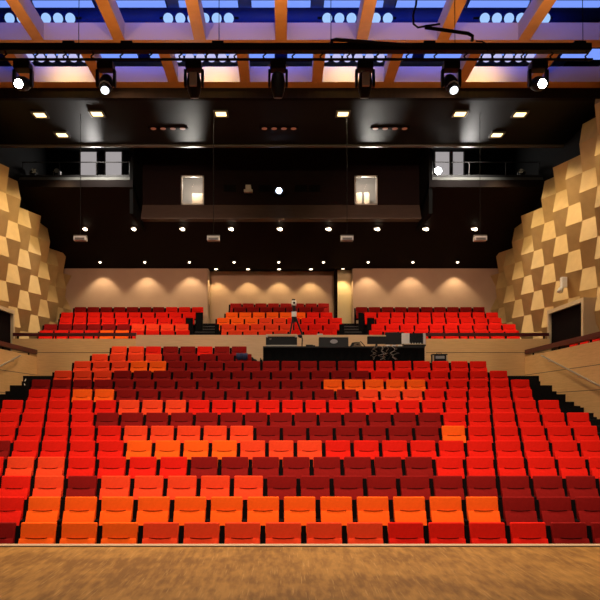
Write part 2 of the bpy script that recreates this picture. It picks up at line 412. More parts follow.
# ------------------------------------------------------------------ relief side walls
WX = 9.22
def zline(D): return 6.02 + .275 * (29.4 - D)
def relief(sgn):
    bm = bmesh.new(); s = .667; hv = .72; dep = .235
    verts = {}
    def V(u, v, h):
        key = (round(u, 2), round(v, 2))
        if key not in verts: verts[key] = bm.verts.new((sgn * (WX - h * dep), u, EZ + v))
        return verts[key]
    for ci in range(-1, 16):
        u0 = 29.2 - ci * 1.0     # u runs towards the stage: D decreases
        for cj in range(-3, 9):
            v0 = .6 + cj * 2 * hv + (hv if ci % 2 else 0)
            if v0 < .3 or u0 < 14: continue
            def P(du, dv, h):
                return V(u0 - du, v0 + dv, h)
            c = P(0, 0, 0)
            a0, a60, a120, a180, a240, a300 = P(s, 0, 2), P(s / 2, hv, 1), P(-s / 2, hv, 2), P(-s, 0, 1), P(-s / 2, -hv, 2), P(s / 2, -hv, 1)
            for q in ((c, a60, a120, a180), (c, a180, a240, a300), (c, a300, a0, a60)):
                cu = sum(v.co.y for v in q) / 4; cv = sum(v.co.z for v in q) / 4 - EZ
                if cv > zline(cu) - .1: continue
                try: bm.faces.new(q)
                except ValueError: pass
    for v in [v for v in bm.verts if not v.link_faces]: bm.verts.remove(v)
    # returns to the wall behind along every open edge
    for e in [e for e in bm.edges if e.is_boundary]:
        a, b = e.verts
        vs = [bm.verts.new((sgn * (WX + .05), q.co.y, q.co.z)) for q in (b, a)]
        try: bm.faces.new((a, b, *vs))
        except ValueError: pass
    bmesh.ops.recalc_face_normals(bm, faces=bm.faces)
    me = bpy.data.meshes.new('wall_relief'); bm.to_mesh(me); bm.free(); me.materials.append(TAN)
    return me
for sgn, side in ((-1, 'left'), (1, 'right')):
    tag(link('wall_' + side, relief(sgn)), 'tan faceted diamond relief cladding on the %s side wall' % side, 'wall', None, 'structure')
    struct('wall_black_' + side, MB().box(*sorted((sgn * 9.30, sgn * 9.5)), 8, 30.8, EZ - .5, EZ + 11.6), MATTE, 'black upper side wall on the %s' % side, 'wall')
t = thing('emergency_wall_lamp', 'small white twin emergency light on the right relief wall above the dark door', 'light', at(563, 287, 21.55))
MB().box(-.06, .10, -.09, .09, -.02, .3, bev=.02).build('housing', WHITE, t)
for dy in (-.06, .07): MB().tube([(-.05, dy, -.02), (-.10, dy, -.16)], [.05, .07], n=10).build('lamp_head', GREYL, t, True)

# ------------------------------------------------------------------ back wall
BW = 29.4
struct('wall_back_left', MB().box(-9.3, XX(207.5, BW), BW, BW + 1.2, EZ + 2.5, EZ + 6.12), PLASTER, 'beige back wall behind the left rear seats', 'wall')
struct('wall_back_right', MB().box(XX(353, BW), 9.3, BW, BW + 1.2, EZ + 2.5, EZ + 6.12), PLASTER, 'beige back wall behind the right rear seats', 'wall')
struct('wall_back', MB().box(XX(207.5, BW) + .003, XX(334, 30.4), 30.4, 30.7, EZ + 2.5, EZ + 6.12), PLASTER, 'beige back wall of the middle recess', 'wall')
struct('wall_back_niche', MB().box(XX(334, 30.4) + .1, XX(353, BW) - .003, 30.1, 30.7, EZ + 2.5, EZ + 6.2), CREAM, 'cream wall panel between the middle and right rear blocks', 'wall')
struct('trim_niche', MB().box(XX(334, 30.4) + .003, XX(334, 30.4) + .097, 29.7, 30.7, EZ + 2.5, EZ + 6.12), BULK, 'thin dark upright at the edge of the cream panel', 'trim')

# ------------------------------------------------------------------ dark ceilings
CZ = 8.72
def soff(D): return EZ + 6.1 + .39 * (29.0 - D)
m_ = MB(); th = .2
def slab(m, x0, x1, d0, d1):
    m.poly([(x0, d0, soff(d0)), (x1, d0, soff(d0)), (x1, d1, soff(d1)), (x0, d1, soff(d1))])
for n_, x0, x1, d0, e in (('ceiling_rear_left', -9.45, -5.2, 24.57, 29.42), ('ceiling_rear', -5.2, 5.2, 26.3, 29.42), ('ceiling_rear_right', 5.2, 9.45, 24.57, 29.42)):
    struct(n_, MB().prism([(d0, soff(d0)), (e, soff(e)), (e, soff(e) + .25), (d0 + .0, soff(d0) + .25)], x0, x1), SOFF, 'sloping dark brown soffit over the rear seats' + {'ceiling_rear_left': ', left part', 'ceiling_rear': ', middle part', 'ceiling_rear_right': ', right part'}[n_], 'ceiling')
struct('ceiling_recess', MB().box(XX(207.5, BW), XX(353, BW), 29.43, 30.8, EZ + 6.02, EZ + 6.2), MATTE, 'flat dark ceiling over the middle recess', 'ceiling')
struct('ceiling_front', MB().box(-9.3, 9.3, 19.72, 23.0, EZ + CZ, EZ + CZ + .1), CEILM, 'glossy black panel ceiling over the main seats', 'ceiling')
struct('trim_bulkhead', MB().box(-9.3, 9.3, 19.56, 19.72, EZ + CZ, EZ + 9.1), BULK, 'dark walnut bulkhead under the last orange beam', 'trim')
struct('trim_ceiling_lip', MB().box(-9.3, 9.3, 23.0, 23.12, EZ + CZ - .06, EZ + CZ + .06), GREYM, 'thin grey lip along the black ceiling edge', 'trim')
struct('wall_upper_back', MB().box(-9.3, 9.3, 28.2, 28.4, EZ + 6.6, EZ + 11.6), MATTE, 'black wall far behind the lighting bridges', 'wall')
struct('ceiling_bridge', MB().box(-9.3, 9.3, 23.13, 28.2, EZ + 10.3, EZ + 10.5), MATTE, 'black ceiling above the lighting bridges', 'ceiling')

# projection booth front
BD = 26.3
wl = [(XX(181, BD), XX(204, BD)), (XX(354.5, BD), XX(377.5, BD))]
wz0, wz1 = ZZ(205, BD), ZZ(175.5, BD)
m_ = MB(); x = -5.2
for a, b in wl:
    m_.box(x, a, BD, BD + .12, wz0, wz1); x = b
m_.box(x, 5.2, BD, BD + .12, wz0, wz1); m_.box(-5.2, 5.2, BD, BD + .12, wz1, EZ + 10.3)
struct('wall_booth', m_, BOOTH, 'dark brown front of the projection booth', 'wall')
struct('trim_booth_sill', MB().prism([(BD + .12, wz0), (BD, wz0), (BD - .34, soff(BD - .02) - .03), (BD - .34, soff(BD) - .06), (BD + .12, soff(BD + .12) - .005)], -5.2, 5.2), noisy('sill_brown', (.07, .045, .034), (.085, .056, .042), 2, (1, 1, 5), rough=.6), 'sloping brown sill under the booth windows', 'trim')
for sgn in (-1, 1):
    struct('wall_booth_side_' + ('left' if sgn < 0 else 'right'), MB().box(*sorted((sgn * 5.2, sgn * 5.32)), 24.6, 28.2, EZ + 6.9, EZ + 10.3), MATTE, 'black side of the projection booth, ' + ('left' if sgn < 0 else 'right'), 'wall')
CARD = plain('cream_card', (.75, .62, .45), .7)
for i, (a, b) in enumerate(wl):
    fm = MB()
    for q in ((a, a + .05, wz0, wz1), (b - .05, b, wz0, wz1), (a, b, wz0, wz0 + .05), (a, b, wz1 - .05, wz1)): fm.box(q[0], q[1], BD - .02, BD + .1, q[2], q[3])
    w = struct('window_%d' % (i + 1), fm, GREYL, 'lit booth window with pale frame, %s of the booth' % ('left' if i == 0 else 'right'), 'window')
    gm, nt, bb = new_mat('clear_pane%d' % i); tr = nt.nodes.new('ShaderNodeBsdfTransparent'); gl = nt.nodes.new('ShaderNodeBsdfGlossy'); mxs = nt.nodes.new('ShaderNodeMixShader')
    gl.inputs['Roughness'].default_value = .02; mxs.inputs[0].default_value = .05; nt.links.new(tr.outputs[0], mxs.inputs[1]); nt.links.new(gl.outputs[0], mxs.inputs[2])
    nt.links.new(mxs.outputs[0], nt.nodes['Material Output'].inputs['Surface'])
    MB().box(a + .05, b - .05, BD + .03, BD + .04, wz0 + .05, wz1 - .05).build('pane', gm, w)
    struct('wall_booth_room_%s' % ('left' if i == 0 else 'right'), MB().box(a - .5, b + .5, BD + 1.5, BD + 1.6, wz0 - .2, wz1 + .4), plain('room_wall%d' % i, (.55, .52, .5), .8), 'pale wall inside the booth behind the %s window' % ('left' if i == 0 else 'right'), 'wall')
    struct('floor_booth_room_%s' % ('left' if i == 0 else 'right'), MB().box(a - .5, b + .5, BD + .13, BD + 1.49, wz0 - .25, wz0 - .2), GREYM, 'floor of the booth behind the %s window' % ('left' if i == 0 else 'right'), 'floor')
    if i == 0:
        t = thing('cabinet', 'cream cabinet seen through the left booth window', 'cabinet', (a + .58, BD + .9, wz0 - .2))
        MB().box(-.25, .25, -.2, .2, 0, .85, bev=.01).build('body', CARD, t); MB().box(-.23, .23, -.215, -.2, .03, .8).build('door', CARD, t)
    else:
        for j, xx in enumerate((a + .26, a + .56)):
            tag(MB().box(xx - .1, xx + .1, BD + .8, BD + 1.0, wz0 - .2, wz0 + .72, bev=.01).build('equipment_rack', CARD), 'tall cream unit behind the right booth window, ' + ('left one' if j == 0 else 'right one'), 'rack', 'units in the booth')
    lamp('POINT', 'booth_lamp', ((a + b) / 2, BD + .45, wz0 + .85), 34, (1, .88, .72), size=.10)
# projection ports and projectors
for j, (x0, x1) in enumerate(((224, 236), (259, 271.5), (294.5, 307), (309, 320))):
    a, b = at(x0, 191.5, BD - .012), at(x1, 185, BD - .012)
    o = MB().box(a.x, b.x, BD - .02, BD - .002, a.z, b.z).build('window_port', MATTE)
    tag(o, 'small black projection port in the booth front, %s from the left' % ORD[j + 1], 'window', 'projection ports', 'structure')
c = at(248.3, 188.5, 25.9)
t = thing('wall_mounted_projector', 'pale grey projector on the booth front between two black ports', 'projector', c)
MB().box(-.1, .1, -.08, .38, -.05, .12, bev=.02).build('body', GREYL, t); MB().box(-.16, .16, -.1, .1, -.15, -.05, bev=.02).build('base', GREYL, t); MB().tube([(0, .36, .03), (0, .39, .03)], .03).build('wall_mount', BLACK, t)
c = at(279, 190.5, 25.9)
t = thing('wall_mounted_projector', 'projector with a glowing blue-white lens in the middle of the booth front', 'projector', c)
MB().box(-.2, .2, .02, .396, -.12, .12, bev=.02).build('body', BLACK, t); MB().disc((0, 0, 0), (0, -1, 0), .11, th=.03).build('lens', BEAMB, t)

# lighting bridges left and right
for sgn, side in ((-1, 'left'), (1, 'right')):
    x0, x1 = sorted((sgn * 9.3, sgn * 4.62 if sgn < 0 else 5.2)); 
    if sgn < 0: x1 = -5.33
    else: x0 = 5.33
    za, zb_ = soff(24.57) + .005, EZ + 8.36
    struct('floor_bridge_' + side, MB().box(x0, x1, 24.9, 27.9, EZ + 8.2, EZ + 8.36), BLACK, 'black floor of the %s lighting bridge' % side, 'floor')
    m_ = MB().prism([(24.57, za), (24.62, za), (25.02, zb_), (24.96, zb_)], x0, x1)
    gm = noisy('bridge_front' + side, (.055, .055, .05), (.07, .068, .062), 1.2, (1, 1, 1), rough=.35, spec=.5)
    struct('trim_bridge_' + side, m_, gm, 'sloping grey front of the %s lighting bridge' % side, 'trim')
    t = thing('bridge_railing', 'thin dark railing of the %s lighting bridge' % side, 'railing', (0, 0, 0), 0, 'bridge railings')
    for zz in (EZ + 8.85,): MB().tube([(x0 + .05, 25.0, zz), (x1 - .05, 25.0, zz)], .018, n=6).build('rail', BLACK, t)
    for f in (.02, .35, .68, .98):
        xx = x0 + (x1 - x0) * f; MB().tube([(xx, 25.02, EZ + 8.362), (xx, 25.0, EZ + 8.86)], .016, n=6).build('post', BLACK, t)
    wins = ((79, 98), (104, 123)) if sgn < 0 else ((434, 451), (451.5, 465))
    ws = 27.9
    for j, (p0, p1) in enumerate(wins):
        a, b = XX(p0, ws), XX(p1, ws); z0, z1 = EZ + 8.37, ZZ(150, ws)
        fm = MB()
        for q in ((a, a + .06, z0, z1), (b - .06, b, z0, z1), (a, b, z1 - .06, z1), (a, b, z0, z0 + .06)): fm.box(q[0], q[1], ws, ws + .1, q[2], q[3])
        w = struct('window_%d' % (3 + j + (0 if sgn < 0 else 2)), fm, GREYM, '%s bright window behind the %s lighting bridge' % (('left', 'right')[j], side), 'window')
        MB().box(a + .06, b - .06, ws + .04, ws + .06, z0 + .06, z1 - .06).build('pane', emit('lit_blind%s%d' % (side, j), (1.0, .92, .92), .36 if not (sgn > 0 and j) else .3), w)
        MB().box(a + .15, b - .2, ws + .02, ws + .035, z0 + .1, z0 + .62).build('blind', emit('bright_view%s%d' % (side, j), (1, .97, .97), .62 if not (sgn > 0 and j) else .35), w)
    xm = sgn * 6.4
    lamp('SPOT', 'bridge_work_lamp', (xm, 24.0, EZ + 9.3), 750, (1, .95, .85), aim=(xm, 24.85, EZ + 8.1), size=.05, angle=110, blend=.9)
    lamp('SPOT', 'ceiling_patch_fill', (sgn * 6.3, 24.3, EZ + 8.25), 650, (1, .95, .9), aim=(sgn * 6.3, 21.0, EZ + 8.75), size=.2, angle=30, blend=.9)  # added spot, makes the lighter patch on the black ceiling
    lamp('AREA', 'bridge_window_light', ((XX(wins[0][0], ws) + XX(wins[1][1], ws)) / 2, ws - .05, EZ + 9.2), 60, (1, .93, .86), aim=((XX(wins[0][0], ws) + XX(wins[1][1], ws)) / 2, 20, EZ + 8.6), size=1.6, size_y=.9)
def profile_spot(x, y, z, label, lit=False, yaw=0):
    t = thing('profile_spotlight', label, 'spotlight', (x, y, z), yaw, 'bridge spotlights')
    MB().tube([(0, .35, .05), (0, .1, .03), (0, -.25, -.04)], [.12, .11, .09], n=12).build('body', BLACK, t, True)
    MB().disc((0, -.26, -.042), (0, -1, -.15), .12 if lit else .085).build('lens', STAR if lit else SCREEN, t)
    MB().tube([(-.14, .02, .03), (-.14, .02, -.19), (.14, .02, -.19), (.14, .02, .03)], .014, n=6).build('yoke', GREYM, t)
    MB().tube([(0, .02, -.19), (0, .02, -.257)], .02, n=6).build('stand', GREYM, t)
    return t
bz = EZ + 8.62
def at_b(px): return XX(px, 25.3)
profile_spot(at_b(33), 25.35, bz, 'dark profile spotlight at the far left end of the left lighting bridge', yaw=.4)
profile_spot(at_b(57), 25.35, bz, 'dark profile spotlight on the left lighting bridge, left of the bright windows', yaw=.2)
profile_spot(at_b(437), 25.35, bz - .0, 'lit white spotlight shining from the right lighting bridge', True, yaw=.0)
profile_spot(at_b(522), 25.35, bz, 'dark spotlight with a trailing cable on the right lighting bridge', yaw=-.4)
tag(MB().tube([at(523, 176, 25.2), at(528, 180, 25.1), at(535, 183, 25.05), at(537, 183.2, 25.05), at(541, 183.8, 25.05)], .016, n=6).build('power_cable', CABLEW), 'pale cable trailing from the dark spotlight on the right bridge', 'cable')

# ------------------------------------------------------------------ downlights
def ceiling_light(px, py, label, energy):
    D = F * CZ / (CY - py); x = XX(px, D); z = EZ + CZ
    t = thing('ceiling_downlight', label, 'ceiling light', (x, D, z), 0, 'downlights in the black ceiling')
    m_ = MB()
    for q in ((-.215, -.18, -.215, .215), (.18, .215, -.215, .215), (-.18, .18, -.215, -.18), (-.18, .18, .18, .215)): m_.box(*q, -.05, -.002)
    m_.build('frame', GREYM, t)
    MB().box(-.179, .179, -.179, .179, -.02, -.002).build('reflector', GREYM, t); MB().box(-.15, .15, -.13, .13, -.045, -.021, bev=.01).build('diffuser', WARM, t)
    lamp('SPOT', 'downlight_lamp', (x, D, z - .08), energy, (1, .80, .52), aim=(x * .95, D + 1.8, EZ), size=.2, angle=130, blend=.6)
DL = [(40, 114, 'left-most of the front downlights in the black ceiling'), (97, 113, 'front downlight above the left lighting bridge windows'),
      (62, 134, 'downlight set farther back at the left of the black ceiling'), (221, 113, 'downlight left of the middle of the black ceiling'),
      (343, 113, 'downlight right of the middle of the black ceiling'), (460, 113, 'front downlight above the right lighting bridge windows'),
      (520, 113.5, 'right-most of the front downlights in the black ceiling'), (497, 134, 'downlight set farther back at the right of the black ceiling')]
for a in DL: ceiling_light(a[0], a[1], 'glowing square ' + a[2], 330)
for j, (p0, w) in enumerate(((151, 'left'), (262, 'middle'), (373, 'right'))):
    D = F * CZ / (CY - 127.5)
    t = thing('ceiling_spot_strip', 'strip of four dim red lamps, %s of the black ceiling' % w, 'ceiling light', (XX(p0 + 17, D), D, EZ + CZ), 0, 'four-lamp strips')
    MB().box(-.6, .6, -.07, .07, -.03, -.002).build('housing', MATTE, t)
    for i in range(4): MB().disc((-.45 + .3 * i, 0, -.045), (0, 0, -1), .085, n=12, th=.015).build('lamp', REDL, t)
def soffit_light(px, D, double, label, energy, aim_dy, angle=95, group='soffit lamps', r=.07):
    z = soff(D) - .01; x = XX(px, D)
    t = thing('soffit_downlight', label, 'ceiling light', (x, D, z), 0, group)
    MB().disc((0, 0, -.05), (0, 0, -1), r + .03, n=14, th=.05).build('trim_ring', GREYM, t)
    MB().disc((0, 0, -.065), (0, -.5, -1), r, n=14, th=.012).build('lamp', WARMW, t)
    if double: MB().disc((.06, -.1, -.12), (0, -.5, -1), r, n=14, th=.03).build('spot', WARMW, t)
    if energy: lamp('SPOT', 'soffit_lamp', (x, D, z - .16), energy, (1, .80, .50), aim=(x, D + aim_dy, z - 3), size=.06, angle=angle, blend=.5)
for j in range(9):
    soffit_light(84.5 + 48.6 * j, 26.72, True, 'twin warm lamp in the sloping soffit, %s of the front line from the left' % ORD[j + 1], 85, -1.3, 110, 'front line of soffit lamps')
for j in range(9):
    if 3 <= j <= 5: soffit_light(100 + 44.7 * j, 28.85, False, 'small lamp in the soffit above the middle recess, %s from the left' % ORD[j - 2], 120, .1, 80, 'back line of soffit lamps', .05)
    else: soffit_light(100 + 44.7 * j, 28.85, False, 'small wall-washing lamp at the %s back wall, %s from the left' % ('left' if j < 3 else 'right', ORD[j + 1 if j < 3 else j - 5]), 95, .55, 88, 'back line of soffit lamps', .05)
for j, px in enumerate((216, 248, 279, 311, 343)):
    D = 29.85 if j < 4 else 29.7; x = XX(px, D); z = EZ + 6.02
    t = thing('recess_downlight', ('small lamp above the recess wall, %s from the left' % ORD[j + 1]) if j < 4 else 'small bright lamp above the cream wall panel', 'ceiling light', (x, D, z), 0, 'recess lamps')
    MB().disc((0, 0, -.03), (0, 0, -1), .07, n=12, th=.028).build('lamp', WARMW, t); MB().disc((0, 0, -.015), (0, 0, -1), .10, n=12, th=.013).build('trim_ring', GREYM, t)
    lamp('SPOT', 'recess_lamp', (x, D, z - .06), 85 if j < 4 else 120, (1, .78, .40), aim=(x, D + .55, z - 3) if j < 4 else (x, D + .1, z - 3), size=.05, angle=88, blend=.5)

# hanging boxes on wires
for j, px in enumerate((80.5, 213.5, 347, 480)):
    D = 20.6; c = at(px, 238, D)
    t = thing('hanging_loudspeaker', 'small grey box hanging on a long wire, %s from the left' % ORD[j + 1], 'loudspeaker', c, 0, 'boxes hanging on wires')
    MB().box(-.18, .18, -.1, .1, -.09, .03, bev=.01).build('body', GREYL, t); MB().box(-.14, .14, -.105, -.1, -.075, -.01).build('grille', GREYM, t)
    MB().box(-.19, .19, -.06, .06, .032, .075).build('bracket', GREYM, t)
    MB().tube([(0, 0, .05), (0, 0, EZ + CZ - c.z - .003)], .008, n=5).build('wire', MATTE, t)

# ------------------------------------------------------------------ orange beam grid
BZ = EZ + 9.0; BH = .42
def beam(name, x0, x1, y0, y1, label):
    struct(name, MB().box(x0, x1, y0, y1, BZ, BZ + BH, 0, 0, 1), [WHITEB, ORANGE], label, 'beam')
beam('ceiling_beam', -9.4, 9.4, 17.02, 17.38, 'wide orange cross beam above the lighting bar')
beam('ceiling_beam', -9.4, 9.4, 19.2, 19.56, 'rear orange cross beam above the black ceiling')
beam('ceiling_beam', -9.4, 9.4, 12.8, 13.1, 'front orange cross beam over the stage')
hb = .14
for k, xc in enumerate([(-7.88 + 1.97 * i) for i in range(9)]):
    beam('ceiling_beam', xc - hb, xc + hb, 13.103, 17.017, 'orange ceiling beam in the front bays, %s from the left' % ORD[k + 1])
for k, xc in enumerate([(-8.865 + 1.97 * i) for i in range(10)]):
    beam('ceiling_beam', xc - hb, xc + hb, 17.383, 19.197, 'orange ceiling beam in the rear bays, %s from the left' % ORD[k + 1])
struct('ceiling', MB().box(-9.4, 9.4, 10, 23.1, EZ + 11.35, EZ + 11.5), GREYC, 'blue-lit ceiling above the orange beams', 'ceiling')
struct('wall_plenum_back', MB().box(-9.3, 9.3, 23.12, 23.2, EZ + 8.85, EZ + 11.35), GREYC, 'blue-lit wall closing the space above the beams', 'wall')
struct('ceiling_front_top', MB().box(-9.3, 9.3, 19.75, 23.1, EZ + 8.84, EZ + 8.9), GREYC, 'top of the black ceiling', 'ceiling')
# ducts and washes above the grid
for j, (d, z, r) in enumerate(((18.75, 10.55, .2), (20.75, 10.6, .25), (21.6, 9.75, .3))):
    tag(MB().tube([(-9.2, d, EZ + z), (9.2, d, EZ + z)], r, n=14).build('ventilation_duct', NAVY, None, True), ('long dark duct crossing above the front bays', 'long dark duct crossing farther back above the beams', 'long dark low duct behind the rear bays')[j], 'duct')
for row, (d, z, base) in enumerate(((19.1, 10.98, 0), (19.98, 10.13, 1))):
    for i in range(9):
        xc = -7.88 + 1.97 * i + (.985 if row else 0)
        t = thing('hanging_wash_batten', 'glowing blue wash batten above the %s bays, %s from the left' % (('front', 'rear')[row], ORD[i + 1]), 'batten', (xc, d, EZ + z), 0, 'blue wash battens')
        MB().box(-.82, .82, -.24, .24, .07, .14).build('housing', NAVY, t); MB().prism([(-.22, .066), (-.2, .03), (.2, -.03), (.22, .0), (.22, .066)], -.8, .8).build('strip', STRIP, t)
# six-lamp bars
def lamp_bar(pc, D, py, mat, label, tilt, n=6):
    c = at(pc, py, D)
    t = thing('hanging_lamp_bar', label, 'lamp bar', c, 0, 'six-lamp bars above the beams')
    MB().tube([(-1.0, .16, .1), (1.0, .16, .1)], .03, n=6).build('bar', MATTE, t)
    for i in range(n):
        x = (i - 2.5) * .305; nrm = Vector((0, -1, -tilt)).normalized()
        b = Vector((x, 0, 0)) - nrm * .2
        p = MB().tube([b, Vector((x, 0, 0))], [.09, .13], n=14).build('lamp_can', NAVY, t, True)
        MB().disc(Vector((x, 0, 0)) + nrm * .012, nrm, .125, n=16, th=.01).build('lens', mat, p)
for j, pc in enumerate((40, 198.5, 357.5, 515)):
    lamp_bar(pc, 17.62, 18.5, DISC, 'bar of six round blue-white lamps above the front bays, %s from the left' % ORD[j + 1], .45)
for j, pc in enumerate((57, 206, 353, 503)):
    lamp_bar(pc, 19.62, 57.5, DISC2, 'bar of six pale violet lamps above the rear bays, %s from the left' % ORD[j + 1], .9)

# ------------------------------------------------------------------ lighting bar and moving heads
TD = 14.4; TZ = ZZ(48.5, TD)
t = thing('lighting_bar', 'long black lighting bar with a thin lower pipe hung below the orange beams', 'lighting bar', (0, TD, TZ))
xl, xr = -6.5, 6.36
MB().box(xl, xr, -.09, .09, -.07, .075, bev=.01).build('upper_beam', BLACK, t)
MB().tube([(xl - .3, 0, -.225), (xr + .05, 0, -.225)], .028, n=8).build('lower_pipe', BLACK, t)
for px in (5, 36, 64, 92, 121, 150, 180, 206, 235, 264, 293, 321, 348, 377, 407, 435, 465, 493, 522, 551, 586):
    x = XX(px, TD); MB().tube([(x, 0, -.068), (x + .04, 0, -.11), (x - .02, 0, -.16), (x, 0, -.2)], .018, n=6).build('hook', BLACK, t)
for px in (78.7, 219, 331, 455, 583): MB().tube([(XX(px, TD), 0, .07), (XX(px, TD), .1, EZ + 11.34 - TZ)], .008, n=5).build('suspension_wire', BLACK, t)
for px in (70, 128, 219, 430, 580): MB().box(XX(px, TD) - .14, XX(px, TD) + .1, -.07, .07, .074, .13, bev=.01).build('clamp_block', BLACK, t)
def pt(px, py, D=TD - .12): return at(px, py, D)
BAR_T = t; TL = Matrix.Translation((0, -TD, -TZ))
(MB().tube([pt(331, 46), pt(332, 40.5), pt(336, 39.5), pt(382, 43.5), pt(412, 45.5)], .038, n=8).xform(TL).build('cable_arm', BLACK, BAR_T))
(MB().tube([pt(425, 27.5), pt(440, 29.5), pt(468, 33.5), pt(472.5, 36), pt(472, 41)], .036, n=8).xform(TL).build('cable_arm', BLACK, BAR_T))
tag(MB().tube([pt(417.5, -14), pt(416, 5), pt(413, 15), pt(413.5, 24), pt(418, 27.5), pt(426, 26), pt(440, 24)], .022, n=6).build('hanging_cable', BLACK), 'black cable dangling in a loop above the lighting bar', 'cable')
tag(MB().tube([pt(476, 41), pt(482, 41.5), pt(487, 44), pt(488.5, 48), pt(487, 52)], .014, n=6).build('safety_cord', BLACK), 'small black cable loop on the right end of the bar', 'cable')

def moving_head(px, label, mode):
    x = XX(px, TD); z = TZ - .235
    t = thing('moving_head_spotlight', label, 'stage light', (x, TD, z - .02), 0, 'moving head lights')
    MB().box(-.035, .035, -.04, .04, -.036, .0, bev=.006).build('clamp', BLACK, t)
    MB().box(-.14, .14, -.11, .11, -.17, -.035, bev=.03).build('base', BLACK, t)
    for s in (-1, 1):
        a = MB().prism([(-.045, -.16), (.045, -.16), (.06, -.40), (.03, -.46), (-.03, -.46), (-.06, -.40)], s * .15 - .022, s * .15 + .022, bev=.01).build('yoke_arm', BLACK, t)
    t.scale = (1.18, 1.18, 1.18)
    hd = Vector((0, 0, -.40))
    ax = {'lit': Vector((0, -1, -.45)), 'white': Vector((.1, -.8, -1.0)), 'down': Vector((0, .25, -1)), 'grey': Vector((0, .35, -1))}[mode].normalized()
    p = [hd - ax * .19, hd - ax * .16, hd - ax * .04, hd + ax * .10, hd + ax * .2, hd + ax * .225]
    h = MB().tube(p, [.06, .10, .122, .118, .085, .08], n=16).build('head', BLACK, t, True)
    MB().disc(hd + ax * .232, ax, .072, n=16, th=.008).build('lens', {'lit': STAR, 'white': LENSW}.get(mode, GREYM), h)
    if mode == 'grey':
        MB().box(-.065, .065, -.155, -.10, -.50, -.26, bev=.02).build('cover_plate', GREYP, t)
    if mode == 'white':
        MB().tube([hd + ax * .15 + Vector((-.10, 0, .02)), hd + ax * .16 + Vector((-.06, -.06, .075)), hd + ax * .16 + Vector((0, -.08, .09)), hd + ax * .16 + Vector((.06, -.06, .075)), hd + ax * .15 + Vector((.10, 0, .02))], .015, n=6).build('lens_hood', GREYL, t)
    if mode == 'down':
        for s in (-1, 1): MB().disc((s * .145, -.115, -.13), (0, -1, 0), .022, n=8).build('side_lamp', LABELW, t)
    return hd + Vector((x, TD, z)), ax
MH = [(23, 'lit', 'moving head with a dazzling white lens at the left end of the lighting bar'), (106, 'white', 'moving head with a white lens, second from the left on the bar'),
      (194, 'grey', 'moving head with a grey cover, third from the left on the bar'), (278, 'down', 'all-black moving head in the middle of the bar'),
      (365, 'grey', 'moving head with a grey cover, third from the right on the bar'), (451, 'white', 'moving head with a white lens, second from the right on the bar'),
      (538, 'lit', 'moving head with a dazzling white lens at the right end of the bar')]
for px, mode, lab in MH: moving_head(px, lab, mode)

# ------------------------------------------------------------------ mixing position
DD = 20.05; DT = ZZ(346.2, DD); DF = fl(12)
x0, x1 = XX(263, DD), XX(425, DD)
t = thing('mixing_desk', 'long black-draped mixing desk behind the twelfth row of seats', 'table', ((x0 + x1) / 2, DD, DF))
hw = (x1 - x0) / 2
MB().box(-hw, hw, 0, .75, DT - DF - .05, DT - DF, bev=.01).build('tabletop', BLACK, t)
m_ = MB()
n = 60
for i in range(n):
    a = -hw + 2 * hw * i / n; b = -hw + 2 * hw * (i + 1) / n
    if 1.40 - hw * 0 < 0: pass
    ya, yb = .012 * math.sin(i * 1.9), .012 * math.sin((i + 1) * 1.9)
    m_.poly([(a, .03 + ya, .02), (b, .03 + yb, .02), (b, .03 + yb, DT - DF - .05), (a, .03 + ya, DT - DF - .05)])
bmesh.ops.remove_doubles(m_.bm, verts=m_.bm.verts, dist=1e-4)
m_.build('drape', MATTE, t)
for sx in (-hw + .05, hw - .09):
    for sy in (.12, .66): MB().box(sx, sx + .04, sy, sy + .04, 0, DT - DF - .05).build('leg', BLACK, t)
# devices on the desk
def dx(px): return XX(px, DD + .3)
def dz(py): return ZZ(py, DD + .3)
t = thing('effects_rack', 'black flight case rack with pale lid edge on the left end of the mixing desk', 'rack', (dx(281.5), DD + .34, DT))
w = dx(297) - dx(281.5)
MB().box(-w, w, -.2, .28, .002, .05, bev=.005).build('base', CABLEW, t)
MB().box(-w, w, -.18, .26, .052, .29, bev=.01).build('body', BLACK, t)
MB().box(-w, w, -.2, .28, .292, .36, bev=.01).build('lid', OAKC, t)
for s in (-1, 1): MB().box(s * (w - .03) - .03, s * (w - .03) + .03, -.215, -.2, .27, .33).build('latch', GREYL, t)
MB().box(-w + .1, -w + .16, -.19, -.18, .2, .25).build('knob', GREYM, t)
t = thing('desk_lamp', 'small bent black lamp beside the left rack on the mixing desk', 'lamp', (dx(302), DD + .3, DT))
MB().disc((0, 0, .02), (0, 0, 1), .06, n=12, th=.018).build('base', BLACK, t); MB().tube([(0, 0, .02), (.01, 0, .22), (-.01, -.02, .33), (-.05, -.04, .36)], .018, n=6).build('stem', BLACK, t)
MB().tube([(-.04, -.03, .36), (-.08, -.06, .30)], [.03, .06], n=10).build('shade', BLACK, t, True)
t = thing('loudspeaker', 'black wedge loudspeaker with a grey oval badge on the mixing desk', 'loudspeaker', (dx(333.5), DD + .34, DT))
w = dx(348) - dx(333.5)
MB().prism([(-.2, .003), (-.17, .29), (.2, .27), (.2, .003)], -w, w, bev=.01).build('body', BLACK, t)
bd = MB().tube([(0, -.197, .15), (0, -.187, .15)], .11, n=18); bmesh.ops.scale(bd.bm, vec=(1, 1, .55), verts=bd.bm.verts, space=Matrix.Translation((0, 0, -.15))); bd.build('badge', LABELW, t)
MB().box(-w - .01, w + .01, -.18, .22, .272, .285).build('top_edge', OAKF, t)
t = thing('cable_coil', 'black coil of cable beside the wedge loudspeaker on the desk', 'cable', (dx(356), DD + .32, DT))
pts = [(.17 * math.cos(a * .5) * (1 - .01 * a), .12 * math.sin(a * .5), .02 + .003 * a) for a in range(38)]
